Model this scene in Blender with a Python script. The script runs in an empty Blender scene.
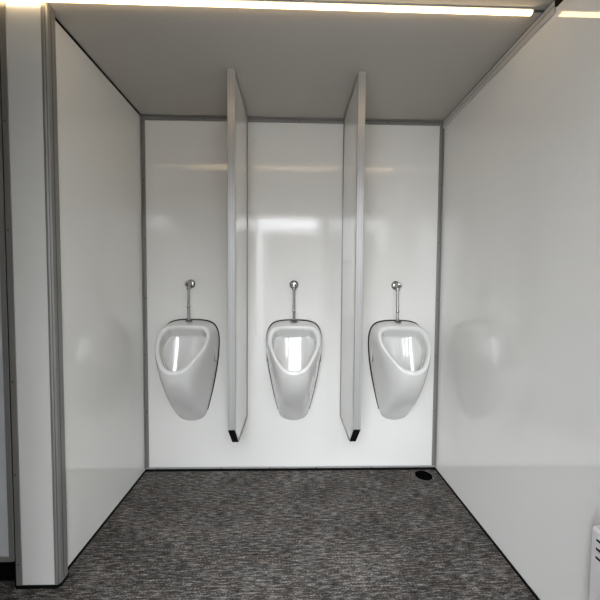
import bpy, bmesh, math
from mathutils import Vector, Matrix
C = bpy.context.scene.collection
W, H, D = 1.9354, 2.30, 2.126      # room width, height, camera distance from the back wall

# ------------------------------------------------------------------ materials
def mat(name, color, rough=0.5, metal=0.0, spec=0.5, bump=None, coat=0.0):
    m = bpy.data.materials.new(name); m.use_nodes = True
    nt = m.node_tree; b = nt.nodes['Principled BSDF']
    b.inputs['Base Color'].default_value = (*color, 1)
    b.inputs['Roughness'].default_value = rough
    b.inputs['Metallic'].default_value = metal
    b.inputs['Specular IOR Level'].default_value = spec
    b.inputs['Coat Weight'].default_value = coat
    b.inputs['Coat Roughness'].default_value = 0.04
    tc = nt.nodes.new('ShaderNodeTexCoord')
    n = nt.nodes.new('ShaderNodeTexNoise')
    sc, st, di = bump or (60, 0.02, 0.001)
    n.inputs['Scale'].default_value = sc; n.inputs['Detail'].default_value = 2
    nt.links.new(tc.outputs['Object'], n.inputs['Vector'])
    bp = nt.nodes.new('ShaderNodeBump')
    bp.inputs['Strength'].default_value = st; bp.inputs['Distance'].default_value = di
    nt.links.new(n.outputs['Fac'], bp.inputs['Height'])
    nt.links.new(bp.outputs['Normal'], b.inputs['Normal'])
    return m

M = {}
M['panel'] = mat('white_laminate', (0.76, 0.75, 0.72), 0.012, 0, 0.9, (9, 0.03, 0.002))
M['panel_back'] = mat('white_laminate_orange_peel', (0.76, 0.75, 0.72), 0.075, 0, 0.5, (45, 0.16, 0.002))
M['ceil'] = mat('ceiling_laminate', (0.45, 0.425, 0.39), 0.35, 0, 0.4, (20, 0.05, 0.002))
M['alu'] = mat('anodised_aluminium', (0.25, 0.245, 0.235), 0.42, 0.35, 0.5, (200, 0.05, 0.0005))
M['alu_light'] = mat('brushed_aluminium', (0.42, 0.415, 0.405), 0.4, 0.4, 0.5, (200, 0.05, 0.0005))
M['cove'] = mat('coated_cove_profile', (0.50, 0.485, 0.455), 0.35)
M['drain'] = mat('matt_black_plastic', (0.003, 0.003, 0.003), 0.9, 0, 0.0)
M['groove'] = mat('grey_groove', (0.10, 0.10, 0.10), 0.6, 0.2)
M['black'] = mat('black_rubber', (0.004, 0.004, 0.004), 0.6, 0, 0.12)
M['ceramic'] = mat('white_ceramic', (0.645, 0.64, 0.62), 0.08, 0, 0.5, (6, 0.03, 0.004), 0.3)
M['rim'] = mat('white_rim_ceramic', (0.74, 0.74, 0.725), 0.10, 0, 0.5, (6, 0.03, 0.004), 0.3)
M['chrome'] = mat('chrome', (0.36, 0.36, 0.355), 0.08, 1.0)
M['plastic'] = mat('white_plastic', (0.80, 0.80, 0.79), 0.3)
M['heater'] = mat('white_enamel', (0.58, 0.56, 0.555), 0.4)
M['ext'] = mat('pale_concrete', (0.10, 0.10, 0.10), 0.9, 0, 0.3, (15, 0.3, 0.01))
M['pvc'] = mat('white_door_enamel', (0.55, 0.56, 0.58), 0.35)

def carpet():
    m = bpy.data.materials.new('grey_boucle_carpet'); m.use_nodes = True
    nt = m.node_tree; b = nt.nodes['Principled BSDF']; L = nt.links
    tc = nt.nodes.new('ShaderNodeTexCoord')
    def noise(scale, mp, detail=3, rough=0.6):
        mm = nt.nodes.new('ShaderNodeMapping'); mm.inputs['Scale'].default_value = mp
        L.new(tc.outputs['Object'], mm.inputs['Vector'])
        n = nt.nodes.new('ShaderNodeTexNoise'); n.inputs['Scale'].default_value = scale
        n.inputs['Detail'].default_value = detail; n.inputs['Roughness'].default_value = rough
        L.new(mm.outputs['Vector'], n.inputs['Vector']); return n
    a = noise(28, (0.7, 4.4, 1), 4, 0.7)      # long weft streaks
    f = noise(130, (1.0, 2.0, 1), 2, 0.6)     # single loops
    g = noise(3.0, (1, 1.6, 1), 2)            # slow tone changes
    c = noise(9, (0.6, 1.5, 1), 2)            # warm and cool yarn
    def mth(op, x, y):
        n = nt.nodes.new('ShaderNodeMath'); n.operation = op
        for i, v in enumerate((x, y)):
            if isinstance(v, (int, float)): n.inputs[i].default_value = v
            else: L.new(v, n.inputs[i])
        return n.outputs[0]
    s = mth('ADD', mth('MULTIPLY', a.outputs['Fac'], 0.55), mth('MULTIPLY', f.outputs['Fac'], 0.35))
    s = mth('ADD', s, mth('MULTIPLY', g.outputs['Fac'], 0.10))
    r = nt.nodes.new('ShaderNodeValToRGB'); L.new(s, r.inputs['Fac'])
    e = r.color_ramp.elements
    e[0].position = 0.38; e[0].color = (0.010, 0.009, 0.0085, 1)
    e[1].position = 0.66; e[1].color = (0.40, 0.375, 0.35, 1)
    k = e.new(0.50); k.color = (0.064, 0.059, 0.0555, 1)
    mx = nt.nodes.new('ShaderNodeMixRGB'); mx.blend_type = 'MULTIPLY'; mx.inputs['Fac'].default_value = 1
    r2 = nt.nodes.new('ShaderNodeValToRGB'); L.new(c.outputs['Fac'], r2.inputs['Fac'])
    r2.color_ramp.elements[0].color = (1.0, 0.95, 0.90, 1); r2.color_ramp.elements[0].position = .35
    r2.color_ramp.elements[1].color = (0.95, 0.98, 1.0, 1); r2.color_ramp.elements[1].position = .65
    L.new(r.outputs['Color'], mx.inputs['Color1']); L.new(r2.outputs['Color'], mx.inputs['Color2'])
    L.new(mx.outputs['Color'], b.inputs['Base Color'])
    b.inputs['Roughness'].default_value = 0.95; b.inputs['Specular IOR Level'].default_value = 0.15
    bp = nt.nodes.new('ShaderNodeBump'); bp.inputs['Strength'].default_value = 0.8; bp.inputs['Distance'].default_value = 0.004
    L.new(s, bp.inputs['Height']); L.new(bp.outputs['Normal'], b.inputs['Normal'])
    return m
M['carpet'] = carpet()

def emit(name, col, s):
    m = bpy.data.materials.new(name); m.use_nodes = True
    nt = m.node_tree; nt.nodes.remove(nt.nodes['Principled BSDF'])
    e = nt.nodes.new('ShaderNodeEmission'); e.inputs['Color'].default_value = (*col, 1); e.inputs['Strength'].default_value = s
    nt.links.new(e.outputs[0], nt.nodes['Material Output'].inputs['Surface']); return m
M['led'] = emit('warm_led_diffuser', (1.0, 0.73, 0.41), 9.5)

# ------------------------------------------------------------------ mesh helpers
class MB:
    def __init__(s): s.v = []; s.f = []
    def box(s, x0, x1, y0, y1, z0, z1):
        n = len(s.v)
        s.v += [(x, y, z) for z in (z0, z1) for y in (y0, y1) for x in (x0, x1)]
        s.f += [tuple(n + i for i in q) for q in ((0,2,3,1),(4,5,7,6),(0,1,5,4),(2,6,7,3),(0,4,6,2),(1,3,7,5))]
        return s
    def prism(s, poly, axis, a, b):          # poly: 2-D points, extruded along axis from a to b
        n = len(s.v); k = len(poly)
        for t in (a, b):
            for (p, q) in poly:
                s.v.append({'x': (t, p, q), 'y': (p, t, q), 'z': (p, q, t)}[axis])
        s.f.append(tuple(n + i for i in range(k))[::-1]); s.f.append(tuple(n + k + i for i in range(k)))
        for i in range(k):
            j = (i + 1) % k; s.f.append((n + i, n + j, n + k + j, n + k + i))
        return s
    def lathe(s, prof, o, ax, seg=28):       # prof: (radius, distance along ax)
        o = Vector(o); ax = Vector(ax).normalized()
        u = ax.orthogonal().normalized(); w = ax.cross(u)
        n = len(s.v); k = len(prof)
        for i in range(seg):
            t = 2 * math.pi * i / seg
            for (r, h) in prof: s.v.append(tuple(o + ax * h + (u * math.cos(t) + w * math.sin(t)) * r))
        for i in range(seg):
            j = (i + 1) % seg
            for q in range(k - 1): s.f.append((n + i*k + q, n + j*k + q, n + j*k + q + 1, n + i*k + q + 1))
        s.f.append(tuple(n + i*k for i in range(seg))[::-1]); s.f.append(tuple(n + i*k + k - 1 for i in range(seg)))
        return s
    def tube(s, pts, r, seg=14):
        pts = [Vector(p) for p in pts]; n = len(s.v); ref = Vector((1, 0.1, 0.05)).normalized()
        for i, p in enumerate(pts):
            t = (pts[min(i+1, len(pts)-1)] - pts[max(i-1, 0)]).normalized()
            u = (ref - t * ref.dot(t)).normalized(); w = t.cross(u)
            for q in range(seg):
                a = 2 * math.pi * q / seg; s.v.append(tuple(p + (u * math.cos(a) + w * math.sin(a)) * r))
        for i in range(len(pts) - 1):
            for q in range(seg):
                z = (q + 1) % seg; s.f.append((n + i*seg + q, n + i*seg + z, n + (i+1)*seg + z, n + (i+1)*seg + q))
        s.f.append(tuple(n + q for q in range(seg))[::-1]); s.f.append(tuple(n + (len(pts)-1)*seg + q for q in range(seg)))
        return s
    def rings(s, rs, close=True):
        n = len(s.v); k = len(rs[0])
        for r in rs: s.v += [tuple(p) for p in r]
        for i in range(len(rs) - 1):
            for q in range(k if close else k - 1):
                z = (q + 1) % k; s.f.append((n + i*k + q, n + i*k + z, n + (i+1)*k + z, n + (i+1)*k + q))
        return s
    def build(s, name, m, parent=None, bevel=0, smooth=0, **props):
        me = bpy.data.meshes.new(name); me.from_pydata(s.v, [], s.f)
        bm = bmesh.new(); bm.from_mesh(me)
        bmesh.ops.remove_doubles(bm, verts=bm.verts, dist=1e-6)
        bmesh.ops.recalc_face_normals(bm, faces=bm.faces)
        bm.to_mesh(me); bm.free()
        me.materials.append(m)
        o = bpy.data.objects.new(name, me); C.objects.link(o)
        if parent: o.parent = parent; o.matrix_parent_inverse = Matrix.Translation(-parent.location) if False else Matrix()
        if smooth:
            for p in me.polygons: p.use_smooth = True
            me.set_sharp_from_angle(angle=math.radians(smooth))
        if bevel:
            b = o.modifiers.new('bevel', 'BEVEL'); b.width = bevel; b.segments = 2; b.limit_method = 'ANGLE'
        for a, v in props.items(): o[a] = v
        return o

def empty(name, loc, label, cat, group=None):
    o = bpy.data.objects.new(name, None); C.objects.link(o); o.location = loc; o.empty_display_size = 0.1
    o['label'] = label; o['category'] = cat
    if group: o['group'] = group
    return o
def S(name, mb, m, **k): return mb.build(name, m, None, kind='structure', **k)

# ------------------------------------------------------------------ the room
YF = -2.55                      # inner face of the front wall, behind the camera
XL = -2.2                      # far left side of the washroom, beyond the post
S('floor', MB().box(XL - .1, W + .1, YF - .1, .1, -.06, 0), M['carpet'])
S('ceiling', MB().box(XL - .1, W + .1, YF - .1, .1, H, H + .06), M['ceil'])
S('wall_back', MB().box(XL, W, 0, .08, 0, H), M['panel_back'])
S('wall_right', MB().box(W, W + .08, YF, .08, 0, H), M['panel'])
S('wall_left', MB().box(-.12, 0, -.80, 0, 0, H), M['panel'])
S('wall_side', MB().box(XL - .08, XL, YF, .08, 0, H), M['panel'])
# front wall with a doorway and a window in it
DX0, DX1, DH = 0.455, 1.30, 2.215
WX0, WX1, WZ0, WZ1 = 1.53, 1.86, 1.72, 2.215
LX0, LX1, LZ0, LZ1 = -2.0, -1.25, 0.05, 2.0
f = MB()
f.box(XL - .08, LX0, YF - .08, YF, 0, H).box(LX0, LX1, YF - .08, YF, 0, H)
f.box(LX1, DX0, YF - .08, YF, 0, H)
f.box(DX0, DX1, YF - .08, YF, DH, H).box(DX1, WX0, YF - .08, YF, 0, H)
f.box(WX0, WX1, YF - .08, YF, 0, WZ0).box(WX0, WX1, YF - .08, YF, WZ1, H).box(WX1, W + .08, YF - .08, YF, 0, H)
S('wall_front', f, M['panel'])
S('leaf_light_blocker', MB().box(.41, .45, -2.54, -1.74, .01, 2.2), M['pvc'])  # unseen open leaf, added to keep doorway light off the post
S('wall_light_blocker', MB().box(1.315, 1.365, YF, -1.93, 0, H), M['panel'])  # unseen stub wall, added to shield the near right wall from daylight
S('wall_outside', MB().box(-.08, 9, -9.2, -9.0, -.2, 3.12), M['ext'])
S('ground', MB().box(-9, 11, -14, YF - .1, -.25, -.2), M['ext'])

# end cladding of the left wall: a white strip between two aluminium profiles
S('trim_1', MB().box(-.122, 0.007, -.834, -.80, .012, H), M['panel'])
c = MB().prism([(.006, -.837), (.015, -.837), (.025, -.827), (.025, -.785), (.001, -.764), (.001, -.795), (.006, -.795)], 'z', .012, H)
post = S('trim_2', c, M['alu'], bevel=.002)
MB().prism([(.0185, -.8339), (.0210, -.8314), (.0200, -.8302), (.0175, -.8327)], 'z', .012, H - .02).build('groove', M['groove'], post)
MB().box(.0246, .0254, -.812, -.808, .02, H - .02).build('groove', M['groove'], post)
S('trim_3', MB().box(-.146, -.122, -.837, -.80, .012, H), M['alu'], bevel=.002)
S('trim_4', MB().box(-.148, .016, -.8385, -.80, 0, .012).prism([(.0, -.838), (.016, -.838), (.028, -.826), (.028, -.786), (.002, -.762), (0, -.762)], 'z', 0, .012), M['black'])

# aluminium edge profiles and black seals of the niche
S('trim_back_top', MB().box(0, W - .001, -.024, 0, H - .006, H).box(0, W - .001, -.006, 0, H - .026, H - .006), M['alu'], bevel=.001)
S('trim_back_left', MB().box(0, .022, -.005, 0, .024, H - .026).box(0, .004, -.020, -.005, .024, H - .006), M['alu'], bevel=.001)
S('trim_back_right', MB().box(W - .024, W, -.005, 0, .024, H - .026).box(W - .004, W, -.018, -.005, .024, H - .045), M['alu'], bevel=.001)
S('baseboard_back', MB().box(.001, W - .001, -.006, 0, .014, .026), M['alu_light'], bevel=.001)
S('baseboard_left', MB().box(0, .004, -.76, 0, 0, .012), M['black'])
S('baseboard_right', MB().box(W - .004, W, -1.9, 0, 0, .013), M['black'])
S('trim_5', MB().box(0, W, -.010, 0, 0, .014), M['black'])
S('trim_6', MB().box(0, .005, -.765, -.02, H - .008, H), M['black'])
t7 = S('trim_7', MB().box(W - .008, W, -.90, -.006, H - .048, H - .001), M['cove'], bevel=.002)
MB().box(W - .0086, W - .0078, -.90, -.03, H - .0245, H - .0225).build('groove', M['groove'], t7)
MB().box(W - .0086, W - .0078, -.90, -.03, H - .004, H - .001).build('groove', M['groove'], t7)
S('trim_8', MB().box(W - .009, W, -1.9, -.903, H - .03, H - .0005), M['black'])

def screws(parent, pts, n):
    for q in pts:
        MB().lathe([(.0005, .0), (.0046, .0), (.0042, .0012), (.0008, .0014)], q, n, 10).build('screw', M['groove'], parent)
D_ = bpy.data.objects
zs = [.40, .774, 1.146, 1.52, 1.90]
screws(D_['trim_back_left'], [(.012, -.005, z) for z in zs], (0, -1, 0))
screws(D_['trim_back_right'], [(W - .013, -.005, z) for z in zs], (0, -1, 0))
screws(D_['trim_back_top'], [(x, -.006, H - .014) for x in (.40, 1.0, 1.57)], (0, -1, 0))
screws(D_['baseboard_back'], [(x, -.006, .018) for x in (.08, .5, .82, 1.13, 1.5)], (0, -1, 0))
screws(D_['trim_3'], [(-.136, -.836, z) for z in (.10, .47, .844, 1.437, 1.85)], (0, -1, 0))

# cubicle with its door, left of the post
S('wall_cubicle_side', MB().box(XL, XL + .03, -.80, 0, 0, H), M['panel'])
dr = S('door_1', MB().box(-.85, -.174, -.828, -.802, .128, 2.12), M['pvc'])
dr['label'] = 'white cubicle door with grey aluminium edging at the left edge'
g = MB().box(-.174, -.1545, -.835, -.797, .11, 2.14).box(-.87, -.174, -.835, -.797, .11, .128).box(-.87, -.174, -.835, -.797, 2.12, 2.14)
g.box(-.87, -.85, -.835, -.797, .11, 2.14)
g.build('door_frame', M['alu'], dr, bevel=.002)
S('wall_cubicle_front', MB().box(XL, -.88, -.83, -.80, 0, H).box(-.88, -.148, -.83, -.80, 2.15, H), M['panel'])
S('cubicle_floor_shade', MB().box(XL + .03, -.1215, -.80, -.10, 0, .005), M['black'])  # black sheet standing in for the shade under the cubicle door
S('door_gap_shade', MB().box(-.1575, -.1462, -.830, -.798, 0.003, H), M['black'])  # black strip in the open door gap, in place of its shade

# ------------------------------------------------------------------ ceiling light strip
L = empty('ceiling_light', (.87, -.854, H), 'long thin warm white light strip running across the ceiling', 'ceiling light')
def P(mb, name, m, parent, **k):
    loc = parent.location
    if parent.parent: loc = loc + parent.parent.location
    mb.v = [tuple(Vector(v) - loc) for v in mb.v]
    return mb.build(name, m, parent, **k)
P(MB().box(-1.20, 1.884, -.860, -.838, H - .004, H - .0004), 'housing', M['alu_light'], L)
P(MB().prism([(-.839, H - .004), (-.841, H - .014), (-.850, H - .014), (-.854, H - .004)], 'x', -1.195, 1.880), 'diffuser', M['led'], L)
P(MB().box(1.880, 1.884, -.857, -.838, H - .013, H - .004), 'end_cap', M['alu'], L)
P(MB().box(1.884, 1.927, -.853, -.847, H - .006, H - .0005), 'cable', M['groove'], L)

# ------------------------------------------------------------------ partitions
def partition(x0, x1, inner, label):
    zt, zb, yf, ch = H - .001, .37, -.475, .115
    o = empty('urinal_partition', ((x0 + x1) / 2, 0, zb), label, 'partition', 'partitions between the urinals')
    yb = -.006
    pr = .030                                                    # depth of the front profile
    prof = [(yb, zb), (yf + ch + .012, zb), (yf + pr, zb + ch - pr + .012), (yf + pr, zt), (yb, zt)]
    P(MB().prism(prof, 'x', x0 + .002, x1 - .002), 'panel', M['panel'], o)
    fp = [(yf, zb + ch), (yf, zt), (yf + pr, zt), (yf + pr, zb + ch - pr)]
    fr = P(MB().prism(fp, 'x', x0, x1), 'front_profile', M['alu_light'], o, bevel=.0025)
    # mitred lower corner, closed with a black cap
    cr = [(yf, zb + ch - .001), (yf + .012, zb + ch), (yf + ch + .012, zb), (yf + ch, zb - .001)]
    cpart = P(MB().prism(cr, 'x', x0, x1), 'corner_profile', M['alu_light'], o)
    cp = [(yf + .001, zb + ch - .004), (yf + .001, zb + ch - .001), (yf + ch - .001, zb - .001), (yf + ch - .004, zb - .004)]
    P(MB().prism([(yf - .002, zb + ch - .002), (yf + .0, zb + ch + .001), (yf + ch + .001, zb), (yf + ch - .001, zb - .003)], 'x', x0 + .0015, x1 - .0015),
      'end_cap', M['black'], cpart, label='black cap')
    for s in (0, 1):
        xa = (x0 - .0015, x0 + .004) if s == 0 else (x1 - .004, x1 + .0015)
        P(MB().box(xa[0], xa[1], -.0200, -.0065, zb, zt - .028), 'wall_profile', M['alu'], o)
        P(MB().box(xa[0], xa[1], yf + pr, -.0255, zt - .012, zt), 'top_profile', M['alu'], o)
        P(MB().box(xa[0], xa[1], yf + ch + .012, -.0200, zb - .001, zb + .006), 'bottom_profile', M['alu'], o)
    for k in (.3, .7):
        xm = x0 + (x1 - x0) * k
        P(MB().box(xm - .0006, xm + .0006, yf - .0006, yf + .0002, zb + ch + .01, zt - .01), 'groove', M['alu'], o)
    return o
partition(.634, .671, 1, 'white partition panel with aluminium front edge, between left and middle urinals')
partition(1.284, 1.321, -1, 'white partition panel with aluminium front edge, between middle and right urinals')

# ------------------------------------------------------------------ urinals
def crom(pts, n):
    out = []; m = len(pts)
    for i in range(m):
        p0, p1, p2, p3 = (Vector(pts[(i + k) % m]) for k in (-1, 0, 1, 2))
        for j in range(n):
            t = j / n
            out.append(0.5 * ((2*p1) + (p2 - p0)*t + (2*p0 - 5*p1 + 4*p2 - p3)*t*t + (3*p1 - p0 - 3*p2 + p3)*t**3))
    return out
def loop(half):          # half outline from the top centre to the bottom centre, mirrored
    r = [Vector((x, y, z)) for x, y, z in half]
    return r + [Vector((-v.x, v.y, v.z)) for v in reversed(r[1:-1])]
RIM = [(0,-.115,.988),(.08,-.115,.987),(.126,-.122,.978),(.152,-.150,.953),(.158,-.178,.918),(.154,-.215,.885),
       (.139,-.256,.850),(.107,-.308,.803),(.073,-.345,.765),(.036,-.358,.745),(0,-.361,.739)]
BAK = [(0,0,1.006),(.085,0,1.002),(.138,0,.984),(.166,0,.948),(.178,0,.895),(.177,0,.825),
       (.168,0,.735),(.143,0,.590),(.112,0,.452),(.080,0,.368),(0,0,.343)]
NS = 6
RIM = [(x, y + (.022 if y < -.12 else .012), z - .009) for x, y, z in RIM]
R = crom(loop(RIM), NS); B = crom(loop(BAK), NS); NR = len(R)
CC = Vector((0, -.201, .873)); NN = Vector((0, -.717, .697))
def bez(a, b, c, d, t): return a*(1-t)**3 + 3*b*t*(1-t)**2 + 3*c*t*t*(1-t) + d*t**3

def shell_rings():
    rs = []
    for k in range(25):
        t = k / 24; ring = []
        for a, b in zip(R, B):
            d = b - a
            b0 = b + Vector((0, -.010, 0))
            p1 = a + d * .33; p1.y = a.y * .93
            p2 = a + d * .80; p2.y = -.095 * min(1, max(.5, (a.y / -.36))) - .02
            p1.x = a.x + (b.x - a.x) * .5; p2.x = a.x + (b.x - a.x) * 1.0
            ring.append(bez(a, p1, p2, b0, t))
        rs.append(ring)
    return rs
def off(s, h, k=1.0): return [CC + (p - CC) * s + NN * h for p in R]

def urinal(x, label):
    o = empty('urinal', (x, 0, .34), label, 'urinal', 'urinals on the back wall')
    dz = Vector((0, 0, .34))
    def U(rs): return [[p - dz for p in r] for r in rs]
    rs = shell_rings()
    bk = [Vector((p.x * .93, -.010, .67 + (p.z - .67) * .93)) for p in B]
    b = MB().rings(U(rs + [bk]))
    n = len(b.v); b.f.append(tuple(range(n - NR, n)))
    b.build('body', M['ceramic'], o, smooth=50)
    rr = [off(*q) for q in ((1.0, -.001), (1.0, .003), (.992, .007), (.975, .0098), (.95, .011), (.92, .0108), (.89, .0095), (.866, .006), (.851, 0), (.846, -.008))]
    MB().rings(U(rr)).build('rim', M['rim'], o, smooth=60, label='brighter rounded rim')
    bw = [off(*q) for q in ((.846, -.008), (.838, -.03), (.828, -.058), (.822, -.066), (.812, -.068))]
    L0 = off(.812, -.068); L1 = off(.838, -.070)
    def back(x, z): return -(.050 + (.925 - z) * .30 + 0.9 * x * x + 150 * x ** 4)
    zc0 = .80
    G = [Vector((p.x * .97, 0, .930 - (.925 - p.z) * 1.55)) for p in L0]
    def gr(k):
        out = []
        for g in G:
            x = g.x * k; z = zc0 + (g.z - zc0) * k
            out.append(Vector((x, back(x, z), z)))
        return out
    G1 = gr(1.0)
    bw2 = [L0, L1] + [[a + (b - a) * t + Vector((0, 0, 0)) for a, b in zip(L1, G1)] for t in (.3, .6, .85)]
    bw2 += [gr(k) for k in (.96, .88, .75, .6, .45, .3, .15, .03)]
    b2 = MB().rings(U(bw)); b2.rings(U(bw2)); n = len(b2.v); b2.f.append(tuple(range(n - NR, n)))
    b2.build('bowl', M['ceramic'], o, smooth=35)
    # black seal between ceramic and wall, open at the bottom
    idx = [i for i in range(NR) if B[i].z > .41]
    st = idx.index(next(i for i in idx if B[i].x < 0)) if False else None
    k0 = min(i for i in range(NR) if B[i].z <= .41); k1 = max(i for i in range(NR) if B[i].z <= .41)
    order = [(k1 + 1 + i) % NR for i in range(NR - (k1 - k0 + 1))]
    def ex(p, s): c = Vector((0, 0, .70)); d = (p - c); d.y = 0; l = d.length; return p + d / l * s
    sl = [[ex(B[i], s) + Vector((0, y, 0)) for i in order] for s, y in ((-.012, -.0100), (.0045, -.0105), (.0065, -.0003), (-.012, -.0003))]
    MB().rings(U(sl + [sl[0]]), close=False).build('wall_seal', M['black'], o, smooth=60, label='thin black wall seal')
    MB().box(-.10, .10, -.012, -.0004, .50 - .34, .95 - .34).build('mounting_plate', M['alu'], o)
    for s in (-1, 1):       # white cover of the side fixing
        z0 = .795 - .34
        pts = []
        for k in range(20):
            a = 2 * math.pi * k / 20
            pts.append((-.062 + .015 * math.copysign(abs(math.cos(a)) ** .6, math.cos(a)), z0 + .045 * math.copysign(abs(math.sin(a)) ** .6, math.sin(a))))
        xa = s * .158; xb = s * .1755
        fc = MB().prism(pts, 'x', min(xa, xb), max(xa, xb)).build('fixing_cover', M['rim'], o, bevel=.003, smooth=40)
        gp = [(-.062 + (p + .062) * 1.22, z0 + (q - z0) * 1.08) for p, q in pts]; xc = s * .1728
        MB().prism(gp, 'x', min(xa, xc), max(xa, xc)).build('cover_outline', M['alu'], fc, smooth=40)  # slightly larger grey plate, gives the cover a darker outline
    MB().lathe([(.021, 0), (.021, .004), (.016, .009), (.013, .010)], (0, -.052, 1.0025 - .34), (0, 0, 1)).build('inlet_collar', M['groove'], o, smooth=40, label='dark inlet collar')
    return o

def valve(x, lean, label, knob):
    zc = 1.239
    o = empty('flush_valve', (x, 0, zc), label, 'flush valve', 'flush valves above the urinals')
    MB().lathe([(.001, .0005), (.028, .0005), (.029, .004), (.024, .010), (.013, .013), (.012, .02)], (0, 0, 0), (0, -1, 0)).build('rosette', M['chrome'], o, smooth=40)
    MB().lathe([(.012, .012), (.012, .026), (.016, .030), (.0185, .040), (.0185, .056), (.016, .062), (.012, .064)], (0, 0, 0), (0, -1, 0)).build('valve_body', M['chrome'], o, smooth=30)
    vb = [c for c in o.children if c.name.startswith('valve_body')][0]
    MB().lathe([(.0125, .064), (.0165, .068), (.0165, .088), (.013, .095), (.004, .097)], (0, 0, 0), (0, -1, 0)).build('push_button', M['chrome'], vb, smooth=30)
    zb = 1.013 - zc
    MB().lathe([(.013, .0), (.013, .018), (.0105, .021), (.0105, .026)], (0, -.048, -.014), (0, 0, -1)).build('union_nut', M['chrome'], o, smooth=30)
    j = zb + (.085 if knob else .06)
    pts = [(0, -.048, -.036), (lean * .2, -.048, -.09), (lean * .6, -.050, (j + -.09) / 2), (lean, -.052, j), (lean * .5, -.052, j - .03), (0, -.052, zb)]
    fpipe = MB().tube(pts, .0078).build('flush_pipe', M['chrome'], o, smooth=40)
    MB().lathe([(.009, 0), (.0105, .003), (.0105, .016), (.009, .019)], (lean * .8, -.0518, j - .012), (0, 0, 1), 16).build('pipe_joint', M['chrome'], fpipe, smooth=30)
    return o
spots = [(.306, -.001, 'left', 'in the left bay, nearest the left wall', True),
         (.975, .0, 'middle', 'in the middle bay, between the two partitions', False),
         (1.648, .001, 'right', 'in the right bay, nearest the right wall', False)]
for x, le, w, where, k in spots:
    urinal(x, 'white ceramic wall urinal ' + where)
    valve(x + {'left': -.001, 'middle': -.002, 'right': -.006}[w], le, 'chrome push flush valve and pipe ' + where, k)

# ------------------------------------------------------------------ floor drain and heater
dn = empty('floor_drain', (1.826, -.078, 0), 'round black drain cover in the carpet, far right corner', 'drain')
MB().lathe([(.001, .0005), (.053, .0005), (.053, .003), (.050, .005), (.045, .0055), (.043, .0035), (.002, .0035)], (0, 0, 0), (0, 0, 1), 40).build('cover', M['drain'], dn, smooth=40)
MB().lathe([(.001, .0036), (.009, .0036), (.008, .006), (.002, .0065)], (0, 0, 0), (0, 0, 1), 20).build('knob', M['drain'], dn, smooth=40)

hx, hy, hz = 1.845, -1.222, .532
ht = empty('wall_heater', (W - .045, -1.6, .10), 'white slotted electric panel heater low on the right wall', 'heater')
hb = P(MB().prism([(hx, .10), (hx, hz - .008), (hx + .006, hz), (W - .022, hz), (W - .022, .10)], 'y', -2.02, hy), 'casing', M['heater'], ht, bevel=.002)
P(MB().box(W - .022, W - .001, -1.95, -1.30, .16, .46), 'wall_bracket', M['alu'], ht)
for k in range(3):
    for j in range(9):
        y1 = hy - .016 - j * .085
        P(MB().box(hx - .0008, hx + .002, y1 - .055, y1, hz - .034 - k * .026, hz - .027 - k * .026), 'vent_slot', M['black'], ht, label='dark vent slot')

# ------------------------------------------------------------------ camera
f_px, yaw, pitch, roll = 324.497, .0254332, -.0414283, .00713664
fw = Vector((math.sin(yaw)*math.cos(pitch), math.cos(yaw)*math.cos(pitch), math.sin(pitch)))
rt = Vector((math.cos(yaw), -math.sin(yaw), 0)); up = rt.cross(fw)
r_ = rt * math.cos(roll) + up * math.sin(roll); u_ = -rt * math.sin(roll) + up * math.cos(roll)
cd = bpy.data.cameras.new('camera'); cam = bpy.data.objects.new('camera', cd); C.objects.link(cam)
m = Matrix((r_, u_, -fw)).transposed().to_4x4(); m.translation = Vector((.95878, -D, 1.22731))
cam.matrix_world = m
cd.sensor_width = 36; cd.sensor_fit = 'HORIZONTAL'; cd.lens = f_px / 600 * 36; cd.clip_start = .02
bpy.context.scene.camera = cam

# ------------------------------------------------------------------ light
w = bpy.data.worlds.new('World'); bpy.context.scene.world = w; w.use_nodes = True
nt = w.node_tree; bg = nt.nodes['Background']
tc = nt.nodes.new('ShaderNodeTexCoord'); sx = nt.nodes.new('ShaderNodeSeparateXYZ'); rp = nt.nodes.new('ShaderNodeValToRGB')
nt.links.new(tc.outputs['Generated'], sx.inputs[0]); nt.links.new(sx.outputs['Z'], rp.inputs['Fac'])
rp.color_ramp.elements[0].position = 0.0; rp.color_ramp.elements[0].color = (.285, .295, .31, 1)     # overcast sky, brighter with height
rp.color_ramp.elements[1].position = 0.6; rp.color_ramp.elements[1].color = (.91, .95, 1.0, 1)
nt.links.new(rp.outputs['Color'], bg.inputs['Color']); bg.inputs['Strength'].default_value = 24.0
def portal(x0, x1, z0, z1):
    l = bpy.data.lights.new('portal', 'AREA'); l.shape = 'RECTANGLE'; l.size = x1 - x0; l.size_y = z1 - z0
    l.cycles.is_portal = True
    o = bpy.data.objects.new('portal', l); C.objects.link(o)
    o.location = ((x0 + x1) / 2, YF - .04, (z0 + z1) / 2); o.rotation_euler = (math.radians(90), 0, 0)
portal(DX0, DX1, 0, DH); portal(WX0, WX1, WZ0, WZ1)
sc = bpy.context.scene
sc.cycles.max_bounces = 12; sc.cycles.diffuse_bounces = 8
sc.view_settings.view_transform = 'Standard'; sc.view_settings.look = 'None'
sc.view_settings.gamma = 1; sc.view_settings.use_curve_mapping = False
sc.view_settings.exposure = 0.15
